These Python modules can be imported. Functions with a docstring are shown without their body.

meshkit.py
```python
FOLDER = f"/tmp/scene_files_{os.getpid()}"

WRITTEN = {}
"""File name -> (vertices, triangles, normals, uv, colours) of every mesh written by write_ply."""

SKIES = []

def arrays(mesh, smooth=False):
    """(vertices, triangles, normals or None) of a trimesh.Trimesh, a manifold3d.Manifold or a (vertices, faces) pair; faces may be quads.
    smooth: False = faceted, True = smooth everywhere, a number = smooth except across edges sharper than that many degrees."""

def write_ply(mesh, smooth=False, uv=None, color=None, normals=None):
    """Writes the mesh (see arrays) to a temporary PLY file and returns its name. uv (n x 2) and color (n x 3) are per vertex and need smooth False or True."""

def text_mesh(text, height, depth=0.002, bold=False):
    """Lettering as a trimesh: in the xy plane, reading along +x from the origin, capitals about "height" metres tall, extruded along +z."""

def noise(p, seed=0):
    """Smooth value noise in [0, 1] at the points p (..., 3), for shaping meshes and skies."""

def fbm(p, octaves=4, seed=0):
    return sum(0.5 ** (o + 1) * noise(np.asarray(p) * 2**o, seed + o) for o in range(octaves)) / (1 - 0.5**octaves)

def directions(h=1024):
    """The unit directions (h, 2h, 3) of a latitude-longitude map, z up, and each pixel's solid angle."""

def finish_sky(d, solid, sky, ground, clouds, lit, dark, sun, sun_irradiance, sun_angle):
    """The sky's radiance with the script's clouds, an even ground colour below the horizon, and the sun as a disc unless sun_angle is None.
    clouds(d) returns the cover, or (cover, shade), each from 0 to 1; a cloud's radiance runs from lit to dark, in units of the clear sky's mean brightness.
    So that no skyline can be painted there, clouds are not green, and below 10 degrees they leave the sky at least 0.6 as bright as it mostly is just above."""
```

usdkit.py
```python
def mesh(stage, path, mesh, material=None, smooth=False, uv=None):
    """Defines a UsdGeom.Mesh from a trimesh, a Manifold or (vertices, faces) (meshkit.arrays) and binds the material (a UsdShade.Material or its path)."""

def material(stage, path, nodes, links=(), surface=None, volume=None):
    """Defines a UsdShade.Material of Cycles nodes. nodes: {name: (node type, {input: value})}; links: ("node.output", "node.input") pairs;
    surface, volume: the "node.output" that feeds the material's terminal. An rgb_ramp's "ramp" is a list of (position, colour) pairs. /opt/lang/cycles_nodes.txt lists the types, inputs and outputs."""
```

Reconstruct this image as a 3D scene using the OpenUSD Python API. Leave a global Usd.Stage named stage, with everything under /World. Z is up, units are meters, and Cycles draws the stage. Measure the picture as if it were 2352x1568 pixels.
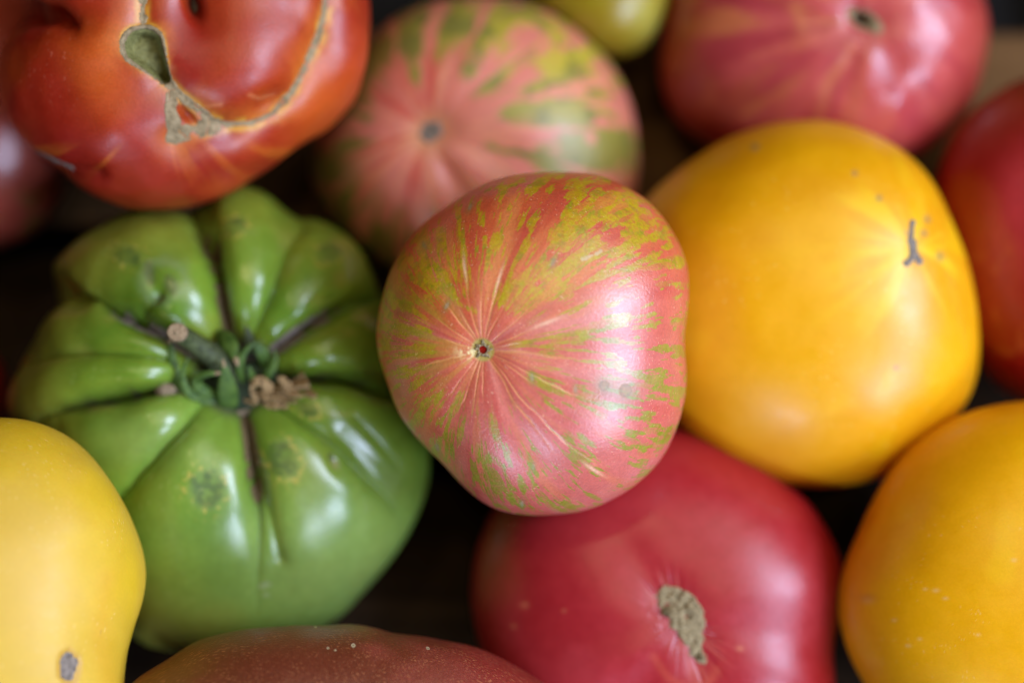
import math
import numpy as np
import usdkit
from pxr import Usd, UsdGeom, UsdLux, Gf, Sdf, Vt, UsdShade

stage = Usd.Stage.CreateInMemory()
UsdGeom.SetStageUpAxis(stage, 'Z')
UsdGeom.SetStageMetersPerUnit(stage, 1.0)
UsdGeom.Xform.Define(stage, '/World')

# ------------------------------------------------------------------ camera
# The lens looks down at the pile, leaning TILT degrees forward. "View" coordinates: x right, y away along the
# picture, z towards the lens, origin on the plane of focus; W() turns them into the world (z up).
TILT = math.radians(18)
D = 0.50                         # metres from the lens to the plane of focus
WIDE = 0.25                      # metres across the picture at the plane of focus
S = WIDE / 2352.0                # the photograph is measured in 2352 x 1568 units
ct, st = math.cos(TILT), math.sin(TILT)
RX = np.array([[1, 0, 0], [0, ct, -st], [0, st, ct]])


def W(p):
    return np.asarray(p, float) @ RX.T


def frame_matrix(x, y, z, o):
    m = np.eye(4)
    m[0, :3], m[1, :3], m[2, :3], m[3, :3] = x, y, z, o
    return Gf.Matrix4d(*m.ravel().tolist())


cam = UsdGeom.Camera.Define(stage, '/World/camera')
cam.CreateHorizontalApertureAttr(36.0)
cam.CreateVerticalApertureAttr(24.0)
cam.CreateFocalLengthAttr(36.0 * D / WIDE)
cam.CreateFStopAttr(2.5)
cam.CreateFocusDistanceAttr(D - 0.020)
cam.CreateClippingRangeAttr(Gf.Vec2f(0.02, 100))
cam.CreateExposureAttr(0.0)
cam.AddTransformOp().Set(frame_matrix(W([1, 0, 0]), W([0, 1, 0]), W([0, 0, 1]), W([0, 0, D])))


# ------------------------------------------------------------------ lamps
def rect_light(name, direction, dist, w, h, power, color):
    d = np.asarray(direction, float)
    d = W(d / np.linalg.norm(d))
    up = np.array([0, 0, 1.0]) if abs(d[2]) < 0.95 else np.array([0, 1.0, 0])
    x = np.cross(up, d)
    x /= np.linalg.norm(x)
    y = np.cross(d, x)
    r = UsdLux.RectLight.Define(stage, '/World/' + name)
    r.CreateWidthAttr(w)
    r.CreateHeightAttr(h)
    r.CreateIntensityAttr(power)
    r.CreateColorAttr(Gf.Vec3f(*color))
    r.AddTransformOp().Set(frame_matrix(x, y, d, d * dist))


def bulb(name, direction, dist, radius, power, color):
    d = np.asarray(direction, float)
    d = W(d / np.linalg.norm(d)) * dist
    r = UsdLux.SphereLight.Define(stage, '/World/' + name)
    r.CreateRadiusAttr(radius)
    r.CreateIntensityAttr(power)
    r.CreateColorAttr(Gf.Vec3f(*color))
    r.AddTranslateOp().Set(Gf.Vec3d(*d.tolist()))


COOL = (0.60, 0.70, 1.0)
rect_light('window_light', (0.73, 0.10, 0.67), 1.5, 0.66, 0.66, 21.0, COOL)
rect_light('window_light_001', (0.58, -0.47, 0.66), 1.5, 0.50, 0.46, 23.0, COOL)
rect_light('window_light_002', (-0.22, -0.80, 0.52), 1.6, 0.25, 0.25, 48.0, COOL)
rect_light('overhead_fill', (0.62, 0.48, 1.0), 2.4, 2.0, 2.0, 2.0, (1.0, 0.88, 0.70))  # broad warm ambient fill added overhead; no visible source
bulb('warm_bulb', (-0.16, 0.42, 0.85), 1.7, 0.06, 60.0, (1.0, 0.78, 0.45))
bulb('warm_bulb_001', (0.02, 0.12, 1.0), 1.9, 0.06, 60.0, (1.0, 0.78, 0.45))


# ------------------------------------------------------------------ small tools
def lin(r, g, b):
    c = np.array([r, g, b], float) / 255
    return np.where(c <= 0.04045, c / 12.92, ((c + 0.055) / 1.055) ** 2.4)


def sstep(a, b, x):
    t = np.clip((x - a) / (b - a), 0, 1)
    return t * t * (3 - 2 * t)


def mixc(a, b, m):
    return a + (np.asarray(b) - a) * np.asarray(m)[..., None]


def vnoise(p, seed=0):
    p = np.asarray(p, float)
    i = np.floor(p).astype(np.int64)
    t = p - i
    t = t * t * (3 - 2 * t)
    base = i[..., 0] * 374761393 + i[..., 1] * 668265263 + i[..., 2] * 2147483647 + seed * 144665
    out = 0
    for a in (0, 1):
        wa = t[..., 0] if a else 1 - t[..., 0]
        for b in (0, 1):
            wb = wa * (t[..., 1] if b else 1 - t[..., 1])
            for c in (0, 1):
                h = (base + a * 374761393 + b * 668265263 + c * 2147483647) & 0xFFFFFFFF
                h = ((h ^ (h >> 13)) * 1274126177) & 0xFFFFFFFF
                out = out + ((h ^ (h >> 16)) & 0xFFFFFF) * (wb * (t[..., 2] if c else 1 - t[..., 2]))
    return out / 16777215.0


def fbm(p, octaves=4, seed=0):
    p = np.asarray(p, float)
    return sum(0.5 ** (o + 1) * vnoise(p * 2 ** o + 17.3 * o, seed + o) for o in range(octaves)) / (1 - 0.5 ** octaves)


def seg(u, v, x0, y0, x1, y1):
    """Distance from each point to a segment, and the place along it."""
    dx, dy = x1 - x0, y1 - y0
    t = np.clip(((u - x0) * dx + (v - y0) * dy) / (dx * dx + dy * dy + 1e-9), 0, 1)
    return np.hypot(u - x0 - t * dx, v - y0 - t * dy), t


def polyline(u, v, pts):
    best = np.full(u.shape, 1e9)
    for (a, b), (c, d) in zip(pts[:-1], pts[1:]):
        best = np.minimum(best, seg(u, v, a, b, c, d)[0])
    return best


def blob(u, v, x, y, rx, ry=None, ang=0.0):
    ry = ry or rx
    c, s = math.cos(math.radians(ang)), math.sin(math.radians(ang))
    a, b = (u - x) * c - (v - y) * s, (u - x) * s + (v - y) * c
    return np.hypot(a / rx, b / ry)


def adiff(be, deg):
    return (be - math.radians(deg) + math.pi) % (2 * math.pi) - math.pi


# ------------------------------------------------------------------ materials
def skin_material(name, rough_mul=1.0, sss=0.35, bump=0.25, bump_scale=1500, speck=0.10, coat=0.0, mottle=0.05, spec=0.6):
    return usdkit.material(stage, '/World/Looks/' + name, {
        'col': ('attribute', {'attribute': 'skin'}),
        'rgh': ('attribute', {'attribute': 'gloss'}),
        'pos': ('geometry', {}),
        'n1': ('noise_texture', {'scale': bump_scale, 'detail': 3.0, 'roughness': 0.6}),
        'n2': ('noise_texture', {'scale': 260.0, 'detail': 4.0, 'roughness': 0.6}),
        'v1': ('map_range', {'from_min': 0.3, 'from_max': 0.7, 'to_min': 1 - speck, 'to_max': 1 + speck, 'clamp': True}),
        'v2': ('map_range', {'from_min': 0.3, 'from_max': 0.7, 'to_min': 1 - mottle, 'to_max': 1 + mottle, 'clamp': True}),
        'vm': ('math', {'math_type': 'multiply'}),
        'mul': ('vector_math', {'math_type': 'scale'}),
        'rm': ('math', {'math_type': 'multiply', 'value2': rough_mul}),
        'rv': ('map_range', {'from_min': 0.3, 'from_max': 0.7, 'to_min': 0.88, 'to_max': 1.14, 'clamp': True}),
        'rr': ('math', {'math_type': 'multiply'}),
        'b': ('bump', {'strength': bump, 'distance': 0.00025}),
        'p': ('principled_bsdf', {'subsurface_weight': sss, 'subsurface_scale': 0.0022, 'subsurface_radius': (1.0, 0.45, 0.22),
                                  'specular_ior_level': spec, 'coat_weight': coat, 'coat_roughness': 0.2}),
    }, [('pos.position', 'n1.vector'), ('pos.position', 'n2.vector'), ('n1.fac', 'v1.value'), ('n2.fac', 'v2.value'),
        ('v1.result', 'vm.value1'), ('v2.result', 'vm.value2'), ('col.vector', 'mul.vector1'), ('vm.value', 'mul.scale'), ('mul.vector', 'p.base_color'),
        ('rgh.fac', 'rm.value1'), ('rm.value', 'rr.value1'), ('n2.fac', 'rv.value'), ('rv.result', 'rr.value2'), ('rr.value', 'p.roughness'),
        ('n1.fac', 'b.height'), ('b.normal', 'p.normal')], surface='p.BSDF')


def plain_material(name, c1, c2, scale=600.0, rough=0.75, bump=0.6, dist=0.0006):
    return usdkit.material(stage, '/World/Looks/' + name, {
        'pos': ('geometry', {}),
        'n': ('noise_texture', {'scale': scale, 'detail': 5.0, 'roughness': 0.65}),
        'r': ('rgb_ramp', {'ramp': [(0.3, tuple(c1)), (0.7, tuple(c2))]}),
        'b': ('bump', {'strength': bump, 'distance': dist}),
        'p': ('principled_bsdf', {'roughness': rough, 'specular_ior_level': 0.3}),
    }, [('pos.position', 'n.vector'), ('n.fac', 'r.fac'), ('r.color', 'p.base_color'), ('n.fac', 'b.height'), ('b.normal', 'p.normal')], surface='p.BSDF')


SKIN = skin_material('tomato_skin', bump=0.18, spec=0.5)
SKIN_STRIPED = skin_material('striped_tomato_skin', bump=0.30, spec=1.0, sss=0.25)
SKIN_SMOOTH = skin_material('smooth_tomato_skin', bump=0.08, speck=0.03, mottle=0.02, sss=0.15, spec=0.5)
SKIN_GREEN = skin_material('green_tomato_skin', bump=0.10, bump_scale=900, speck=0.06, coat=0.1)
SKIN_DUSTY = skin_material('dusty_tomato_skin', bump=0.5, bump_scale=1800, speck=0.16, sss=0.25)
CORK = plain_material('cork_scar', lin(108, 94, 62), lin(176, 158, 118), 1100, 0.85, 0.9)
CORK_PALE = plain_material('pale_cork_scar', lin(104, 88, 58), lin(160, 142, 106), 500, 0.85, 0.6)
CORK_GREY = plain_material('grey_scar', lin(92, 82, 70), lin(150, 138, 124), 900, 0.85, 0.9)
CORK_BROWN = plain_material('brown_scar', lin(52, 42, 24), lin(128, 108, 70), 1200, 0.85, 0.9)
PITH = plain_material('locule_pith', lin(88, 88, 44), lin(140, 138, 82), 700, 0.6, 0.9)
STEM = plain_material('stem_green', lin(34, 40, 20), lin(84, 94, 56), 500, 0.55, 0.6)
STEM_DARK = plain_material('stem_base_green', lin(16, 22, 12), lin(44, 62, 30), 500, 0.7, 0.6)
STEM_CUT = plain_material('stem_cut', lin(112, 90, 62), lin(178, 154, 118), 1500, 0.85, 0.9)
SEPAL = plain_material('sepal_green', lin(40, 68, 18), lin(84, 110, 42), 500, 0.5, 0.5)
DRY = plain_material('dry_sepal', lin(84, 62, 34), lin(188, 158, 108), 1100, 0.8, 0.9)
DRY_GREY = plain_material('withered_sepal', lin(70, 58, 44), lin(160, 142, 112), 900, 0.85, 0.9)
HOLE = plain_material('red_hollow', lin(110, 10, 4), lin(150, 24, 10), 900, 0.3, 0.3)
def wood(name, c1, c2, c3):
    return usdkit.material(stage, '/World/Looks/' + name, {
    'pos': ('geometry', {}),
    'm': ('mapping', {'scale': (14.0, 150.0, 150.0)}),
    'n': ('noise_texture', {'scale': 1.0, 'detail': 6.0, 'roughness': 0.62, 'distortion': 0.4}),
    'r': ('rgb_ramp', {'ramp': [(0.25, tuple(c1)), (0.5, tuple(c2)), (0.8, tuple(c3))]}),
    'b': ('bump', {'strength': 0.4, 'distance': 0.0006}),
    'p': ('principled_bsdf', {'roughness': 0.9, 'specular_ior_level': 0.08}),
}, [('pos.position', 'm.vector'), ('m.vector', 'n.vector'), ('n.fac', 'r.fac'), ('r.color', 'p.base_color'), ('n.fac', 'b.height'), ('b.normal', 'p.normal')], surface='p.BSDF')


HOLE_DARK = plain_material('dark_hollow', lin(34, 10, 6), lin(70, 16, 8), 900, 0.6, 0.3)
WOOD = wood('shaded_wood', lin(32, 24, 16), lin(46, 34, 22), lin(60, 45, 30))  # slat wood with the shade of the gaps put into its colour
WOOD_LIT = wood('lit_wood', lin(84, 60, 36), lin(104, 76, 46), lin(120, 90, 58))  # same wood, lightened: the light falling on the back slat is in the colour
CLOTH = plain_material('table_cloth', lin(12, 11, 11), lin(20, 18, 18), 900, 0.9, 0.5)

# ------------------------------------------------------------------ naming
USED = {}


def numbered(parent, name):
    k = USED.get((parent, name), -1) + 1
    USED[(parent, name)] = k
    return f'{parent}/{name}' + (f'_{k:03d}' if k else '')


def tag(prim, **kw):
    for k, v in kw.items():
        if v:
            prim.SetCustomDataByKey('category' if k == 'cat' else k, v)


def part(parent, name, mesh, mat, smooth=True, label=None):
    m = usdkit.mesh(stage, numbered(parent, name), mesh, mat, smooth=smooth)
    tag(m.GetPrim(), label=label)
    return m


def vert_attr(m, name, values):
    api = UsdGeom.PrimvarsAPI(m)
    values = np.ascontiguousarray(values, np.float32)
    if values.ndim == 2:
        api.CreatePrimvar(name, Sdf.ValueTypeNames.Color3fArray, 'vertex').Set(Vt.Vec3fArray.FromNumpy(values))
    else:
        api.CreatePrimvar(name, Sdf.ValueTypeNames.FloatArray, 'vertex').Set(Vt.FloatArray.FromNumpy(values))


# ------------------------------------------------------------------ the tomato builder
class Tomato:
    """A closed body of revolution-like shape: the outline seen from the lens sets its girth, it swells HTOP towards
    the lens and HBOT away from it. u, v: place on the skin in units of the photograph (front side); al, be: angle
    from the blossom or stem end and bearing round it (0 = right, 90 = up the picture)."""

    def __init__(s, outline, centre, z, htop, hbot, pole, nf=120, nb=30, nphi=360, square=2.25, soft=3.0, round_in=0.5):
        s.z, s.centre = z, centre
        s.k = S * (D - z) / D
        C = np.array([(centre[0] - 1176) * s.k, (784 - centre[1]) * s.k, z])
        zl = np.array([0, 0, D]) - C
        zl /= np.linalg.norm(zl)
        xl = np.array([1.0, 0, 0]) - zl * zl[0]
        xl /= np.linalg.norm(xl)
        yl = np.cross(zl, xl)
        s.C, s.A = C, np.stack([xl, yl, zl])               # rows: local axes in view space
        o = np.array(outline, float)
        a = np.arctan2(centre[1] - o[:, 1], o[:, 0] - centre[0])
        r = np.hypot(o[:, 0] - centre[0], o[:, 1] - centre[1])
        i = np.argsort(a)
        a, r = a[i], r[i]
        a3, r3 = np.concatenate([a - 2 * np.pi, a, a + 2 * np.pi]), np.concatenate([r, r, r])
        fine = np.linspace(-np.pi, np.pi, 720, endpoint=False)
        from scipy.interpolate import PchipInterpolator
        from scipy.ndimage import gaussian_filter1d
        rr = gaussian_filter1d(PchipInterpolator(a3, r3)(fine), soft * 2, mode='wrap')
        s.Rf = lambda ph: np.interp((ph + np.pi) % (2 * np.pi) - np.pi, np.append(fine, np.pi), np.append(rr, rr[0]))
        rm = gaussian_filter1d(rr, 40, mode='wrap')
        s.Rm = lambda ph: np.interp((ph + np.pi) % (2 * np.pi) - np.pi, np.append(fine, np.pi), np.append(rm, rm[0]))
        s.square, s.round_in, s.htop, s.hbot = square, round_in, htop, hbot
        t = np.concatenate([np.linspace(0, np.pi * 0.53, nf)[1:], np.linspace(np.pi * 0.53, np.pi, nb + 1)[1:-1]])
        ph = np.linspace(-np.pi, np.pi, nphi, endpoint=False)
        T, P = np.meshgrid(t, ph, indexing='ij')
        s.nr, s.nphi = T.shape
        T, P = np.append(T.ravel(), [0, np.pi]), np.append(P.ravel(), [0, 0])
        s.T, s.P = T, P
        s.base = s.surface(T, P)
        s.d = np.stack([np.sin(T) * np.cos(P), np.sin(T) * np.sin(P), np.cos(T)], 1)
        s.front = sstep(1.75, 1.5, T)
        s.u = centre[0] + s.base[:, 0] / s.k
        s.v = centre[1] - s.base[:, 1] / s.k
        # the pole
        px, py = pole[0] - centre[0], centre[1] - pole[1]
        ph0 = math.atan2(py, px)
        ts = np.linspace(0, np.pi / 2, 400)
        rad = np.hypot(*s.surface(ts, np.full(400, ph0))[:, :2].T) / s.k
        t0 = np.interp(math.hypot(px, py), rad, ts) if len(pole) < 3 else math.radians(pole[2])
        a = np.array([math.sin(t0) * math.cos(ph0), math.sin(t0) * math.sin(ph0), math.cos(t0)])
        e1 = np.array([1.0, 0, 0]) - a * a[0]
        e1 /= np.linalg.norm(e1)
        e2 = np.cross(a, e1)
        s.al = np.arccos(np.clip(s.d @ a, -1, 1))
        s.be = np.arctan2(s.d @ e2, s.d @ e1)
        i = np.arange(s.nr * s.nphi).reshape(s.nr, s.nphi)
        j = np.roll(i, -1, 1)
        top, bot = s.nr * s.nphi, s.nr * s.nphi + 1
        f = [np.stack([i[:-1], i[1:], j[1:]], -1).reshape(-1, 3), np.stack([i[:-1], j[1:], j[:-1]], -1).reshape(-1, 3),
             np.stack([np.full(s.nphi, top), i[0], j[0]], -1), np.stack([np.full(s.nphi, bot), j[-1], i[-1]], -1)]
        s.faces = np.vstack(f)
        s.pos = s.base.copy()
        s.gloss = np.full(len(T), 0.30)
        s.mm = s.base * 1000                                  # for noise: millimetres

    def surface(s, T, P):
        sn, cs = np.sin(T), np.cos(T)
        n = s.square
        g = (np.abs(sn) ** n + np.abs(cs) ** n) ** (1 / n)
        sn, cs = sn / g, cs / g
        w = np.clip(sn, 0, 1) ** (2 * s.round_in)
        R = (s.Rm(P) * (1 - w) + s.Rf(P) * w) * s.k
        return np.stack([R * sn * np.cos(P), R * sn * np.sin(P), np.where(cs > 0, s.htop, s.hbot) * cs], 1)

    def normals(s, p=None):
        p = s.pos if p is None else p
        f = s.faces
        n = np.zeros_like(p)
        fn = np.cross(p[f[:, 1]] - p[f[:, 0]], p[f[:, 2]] - p[f[:, 0]])
        for k in range(3):
            for c in range(3):
                n[:, c] += np.bincount(f[:, k], fn[:, c], len(p))
        return n / np.maximum(np.linalg.norm(n, axis=1, keepdims=True), 1e-12)

    def push(s, h):
        """Moves the skin out by h metres along its normal."""
        s.pos = s.pos + s.normals() * h[:, None]

    def world(s, p):
        return W(s.C + p @ s.A)

    def done(s, name, label, col, mat=None, group=None, cat='tomato', body='body'):
        w = s.world(s.pos)
        low = w[:, 2].min()
        s.origin = np.array([*s.world(np.zeros((1, 3)))[0, :2], low])
        s.path = numbered('/World', name)
        x = UsdGeom.Xform.Define(stage, s.path)
        x.AddTranslateOp().Set(Gf.Vec3d(*s.origin.tolist()))
        tag(x.GetPrim(), label=label, cat=cat, group=group)
        s.nrm = s.normals()
        m = part(s.path, body, (w - s.origin, s.faces), mat or SKIN)
        vert_attr(m, 'skin', np.clip(col, 0.001, 0.95))
        vert_attr(m, 'gloss', s.gloss)
        return m

    def patch(s, name, mask, mat, out=0.0003, rough=0.0, scale=1.5, seed=5, label=None):
        """A piece of scar that follows the skin: proud where the mask is strong, sinking under the skin at its rim."""
        mask = mask * s.front
        keep = (mask > 0.12)[s.faces].any(1)
        f = s.faces[keep]
        used, inv = np.unique(f, return_inverse=True)
        f = inv.reshape(-1, 3)
        h = (sstep(0.15, 0.75, mask[used]) * 1.6 - 0.6) * out
        if rough:
            h = h + sstep(0.3, 0.8, mask[used]) * rough * (fbm(s.mm[used] / scale, 3, seed) - 0.4)
        p = s.world(s.pos[used] + s.nrm[used] * h[:, None]) - s.origin
        from scipy.sparse import coo_matrix
        from scipy.sparse.csgraph import connected_components
        e = np.vstack([f[:, :2], f[:, 1:]])
        n, lab = connected_components(coo_matrix((np.ones(len(e)), e.T), (len(used), len(used))), directed=False)
        size = np.bincount(lab)
        for c in np.argsort(-size):
            if size[c] < max(12, 0.02 * size.max()):
                break
            ff = f[lab[f[:, 0]] == c]
            q, inv = np.unique(ff, return_inverse=True)
            part(s.path, name, (p[q], inv.reshape(-1, 3)), mat, label=label)

    def at(s, u, v, h=0.0):
        """The point of the skin at (u, v), lifted h metres towards the lens."""
        ok = np.where(s.T < 1.55)[0]
        i = ok[np.argsort((s.u[ok] - u) ** 2 + (s.v[ok] - v) ** 2)[:4]]
        p = s.pos[i].mean(0)
        return np.array([(u - s.centre[0]) * s.k, (s.centre[1] - v) * s.k, p[2] + h])

    def sheet(s, name, pts, mat, ridges, amp, thick=.0004, label=None):
        """A dry, pleated sheet along a line of (u, v, height in mm, half width): top and underside with a rim."""
        from scipy.interpolate import CubicSpline
        p = np.array([np.append(np.array([(q[0] - s.centre[0]) * s.k, (s.centre[1] - q[1]) * s.k, s.level + q[2] / 1000]), q[3] * s.k) for q in pts])
        n, m = 44, 40
        c = CubicSpline(np.linspace(0, 1, len(p)), p)(np.linspace(0, 1, n))
        d = np.gradient(c[:, :3], axis=0)
        a = np.cross(d, [0, 0, 1.0])
        a /= np.linalg.norm(a, axis=1, keepdims=True)
        w = np.linspace(-1, 1, m)
        g = c[:, None, :3] + c[:, 3][:, None, None] * w[None, :, None] * a[:, None]
        grow = np.linspace(.3, 1, n)[:, None]
        g[:, :, 2] += amp * grow * np.sin(w[None] * ridges * 2.1 + 2.0 * np.sin(np.linspace(0, 5, n))[:, None]) - .0014 * w[None] ** 2 * grow
        g += .0022 * (np.stack([fbm(g * 420 + 9 * q, 3, 70 + q) for q in range(3)], -1) - .5)
        g[:, :, 2] += .0006 * (fbm(g * 1500, 2, 77) - .5)
        low = g - [0, 0, thick]
        v = np.vstack([g.reshape(-1, 3), low.reshape(-1, 3)])
        k = np.arange(n * m).reshape(n, m)
        q = np.stack([k[:-1, :-1], k[1:, :-1], k[1:, 1:], k[:-1, 1:]], -1).reshape(-1, 4)
        rim = np.concatenate([k[0], k[1:, -1], k[-1, -2::-1], k[-2:0:-1, 0]])
        rn = np.roll(rim, -1)
        f = np.vstack([q, (q + n * m)[:, ::-1], np.stack([rim, rn, rn + n * m, rim + n * m], 1)])
        return part(s.path, name, (s.world(v) - s.origin, np.vstack([f[:, [0, 1, 2]], f[:, [0, 2, 3]]])), mat, smooth=50, label=label)

    def strip(s, name, pts, mat, flat=0.35, sides=12, label=None, closed=True, sub=None, wobble=0.0):
        """A tapered, flattened rod through (u, v, height in mm, half width in units of the photograph)."""
        from scipy.interpolate import CubicSpline
        p = np.array([np.append(np.array([(q[0] - s.centre[0]) * s.k, (s.centre[1] - q[1]) * s.k, s.level + q[2] / 1000 * 1.0]), q[3] * s.k * (.74 if name == 'sepal' else .55 if name == 'tip' else .85 if name in ('stem', 'stem_cut') else 1)) for q in pts])
        x = np.linspace(0, 1, len(p))
        n = 28
        c = CubicSpline(x, p)(np.linspace(0, 1, n))
        c[:, 3] = np.maximum(c[:, 3], 1e-4)
        if wobble:
            c[:, :3] += wobble * (np.stack([fbm(c[:, :3] * 900 + 9 * q, 2, 40 + q) for q in range(3)], 1) - 0.5)
        d = np.gradient(c[:, :3], axis=0)
        d /= np.linalg.norm(d, axis=1, keepdims=True)
        a = np.cross(d, [0, 1.0, 0] if name in ('stem', 'stem_cut') else [0, 0, 1.0])
        a /= np.linalg.norm(a, axis=1, keepdims=True) + 1e-9
        b = np.cross(a, d)
        th = np.arange(sides) * 2 * np.pi / sides
        r = c[:, 3:4, None] if False else c[:, 3][:, None, None]
        v = c[:, None, :3] + r * (np.cos(th)[None, :, None] * a[:, None] + flat * np.sin(th)[None, :, None] * b[:, None])
        if wobble:
            v = v + (wobble * 0.6 * (fbm(v * 1400, 2, 60) - 0.5))[..., None] * b[:, None]
        i, j = np.meshgrid(np.arange(n - 1), np.arange(sides), indexing='ij')
        jn = (j + 1) % sides
        q = np.stack([i * sides + j, i * sides + jn, (i + 1) * sides + jn, (i + 1) * sides + j], -1).reshape(-1, 4)
        v = np.vstack([v.reshape(-1, 3), c[0, :3], c[-1, :3]])
        f = [q[:, [0, 1, 2]], q[:, [0, 2, 3]]]
        k = np.arange(sides)
        f.append(np.stack([np.full(sides, n * sides), (k + 1) % sides, k], 1))
        f.append(np.stack([np.full(sides, n * sides + 1), (n - 1) * sides + k, (n - 1) * sides + (k + 1) % sides], 1))
        return part(sub or s.path, name, (s.world(v) - s.origin, np.vstack(f)), mat, smooth=50, label=label)


def streak_noise(t, k, l, octaves=4, seed=0):
    """Noise drawn out along the lines that run from the blossom end."""
    kk = k * np.ones_like(t.al)
    return fbm(np.stack([np.cos(t.be) * kk + 31, np.sin(t.be) * kk + 57, t.al * l + 11], 1), octaves, seed)


def fine(t, mm, octaves=3, seed=0):
    return fbm(t.mm / mm + 50, octaves, seed)


# ------------------------------------------------------------------ the crate below
FLOOR = -0.078                                              # world height of the slats' top
import trimesh


def rounded_board(x0, x1, y0, y1, z0, z1, r=0.0015):
    b = trimesh.creation.box([x1 - x0, y1 - y0, z1 - z0])
    b.apply_translation([(x0 + x1) / 2, (y0 + y1) / 2, (z0 + z1) / 2])
    prof = np.array([[y0 + r, z0], [y1 - r, z0], [y1, z0 + r], [y1, z1 - r], [y1 - r, z1], [y0 + r, z1], [y0, z1 - r], [y0, z0 + r]])
    v = np.vstack([np.c_[np.full(8, x0), prof], np.c_[np.full(8, x1), prof]])
    k = np.arange(8)
    kn = (k + 1) % 8
    f = [np.stack([k, kn, kn + 8], 1), np.stack([k, kn + 8, k + 8], 1)]
    f.append(np.array([[0, i + 1, i] for i in range(1, 7)]))
    f.append(np.array([[8, 8 + i, 8 + i + 1] for i in range(1, 7)]))
    return v, np.vstack(f)


table = usdkit.mesh(stage, '/World/table_surface', rounded_board(-0.6, 0.6, -0.5, 0.6, FLOOR - 0.06, FLOOR - 0.035), CLOTH)
tag(table.GetPrim(), label='dark table surface showing black in the gaps below the slats', cat='table', kind='structure')
crate = UsdGeom.Xform.Define(stage, numbered('/World', 'slatted_tray'))
crate.AddTranslateOp().Set(Gf.Vec3d(0, 0, FLOOR - 0.03))
tag(crate.GetPrim(), label='brown wooden slatted tray under the whole pile of tomatoes', cat='tray')
for y0, y1 in ((-0.165, -0.095), (-0.085, -0.015), (-0.005, 0.052), (0.062, 0.1225), (0.19, 0.25)):
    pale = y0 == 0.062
    part('/World/slatted_tray', 'slat', rounded_board(-0.24, 0.24, y0, y1, 0.021, 0.03), WOOD_LIT if pale else WOOD, smooth=False, label='brown slat at the top right, colour lightened to look lit' if pale else None)
for x in (-0.2, 0.185):
    v, f = rounded_board(-0.165, 0.25, -0.0075, 0.0075, -0.005, 0.0205)
    v = np.stack([x - v[:, 1], v[:, 0], v[:, 2]], 1)
    part('/World/slatted_tray', 'batten', (v, f), WOOD, smooth=False)

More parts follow.
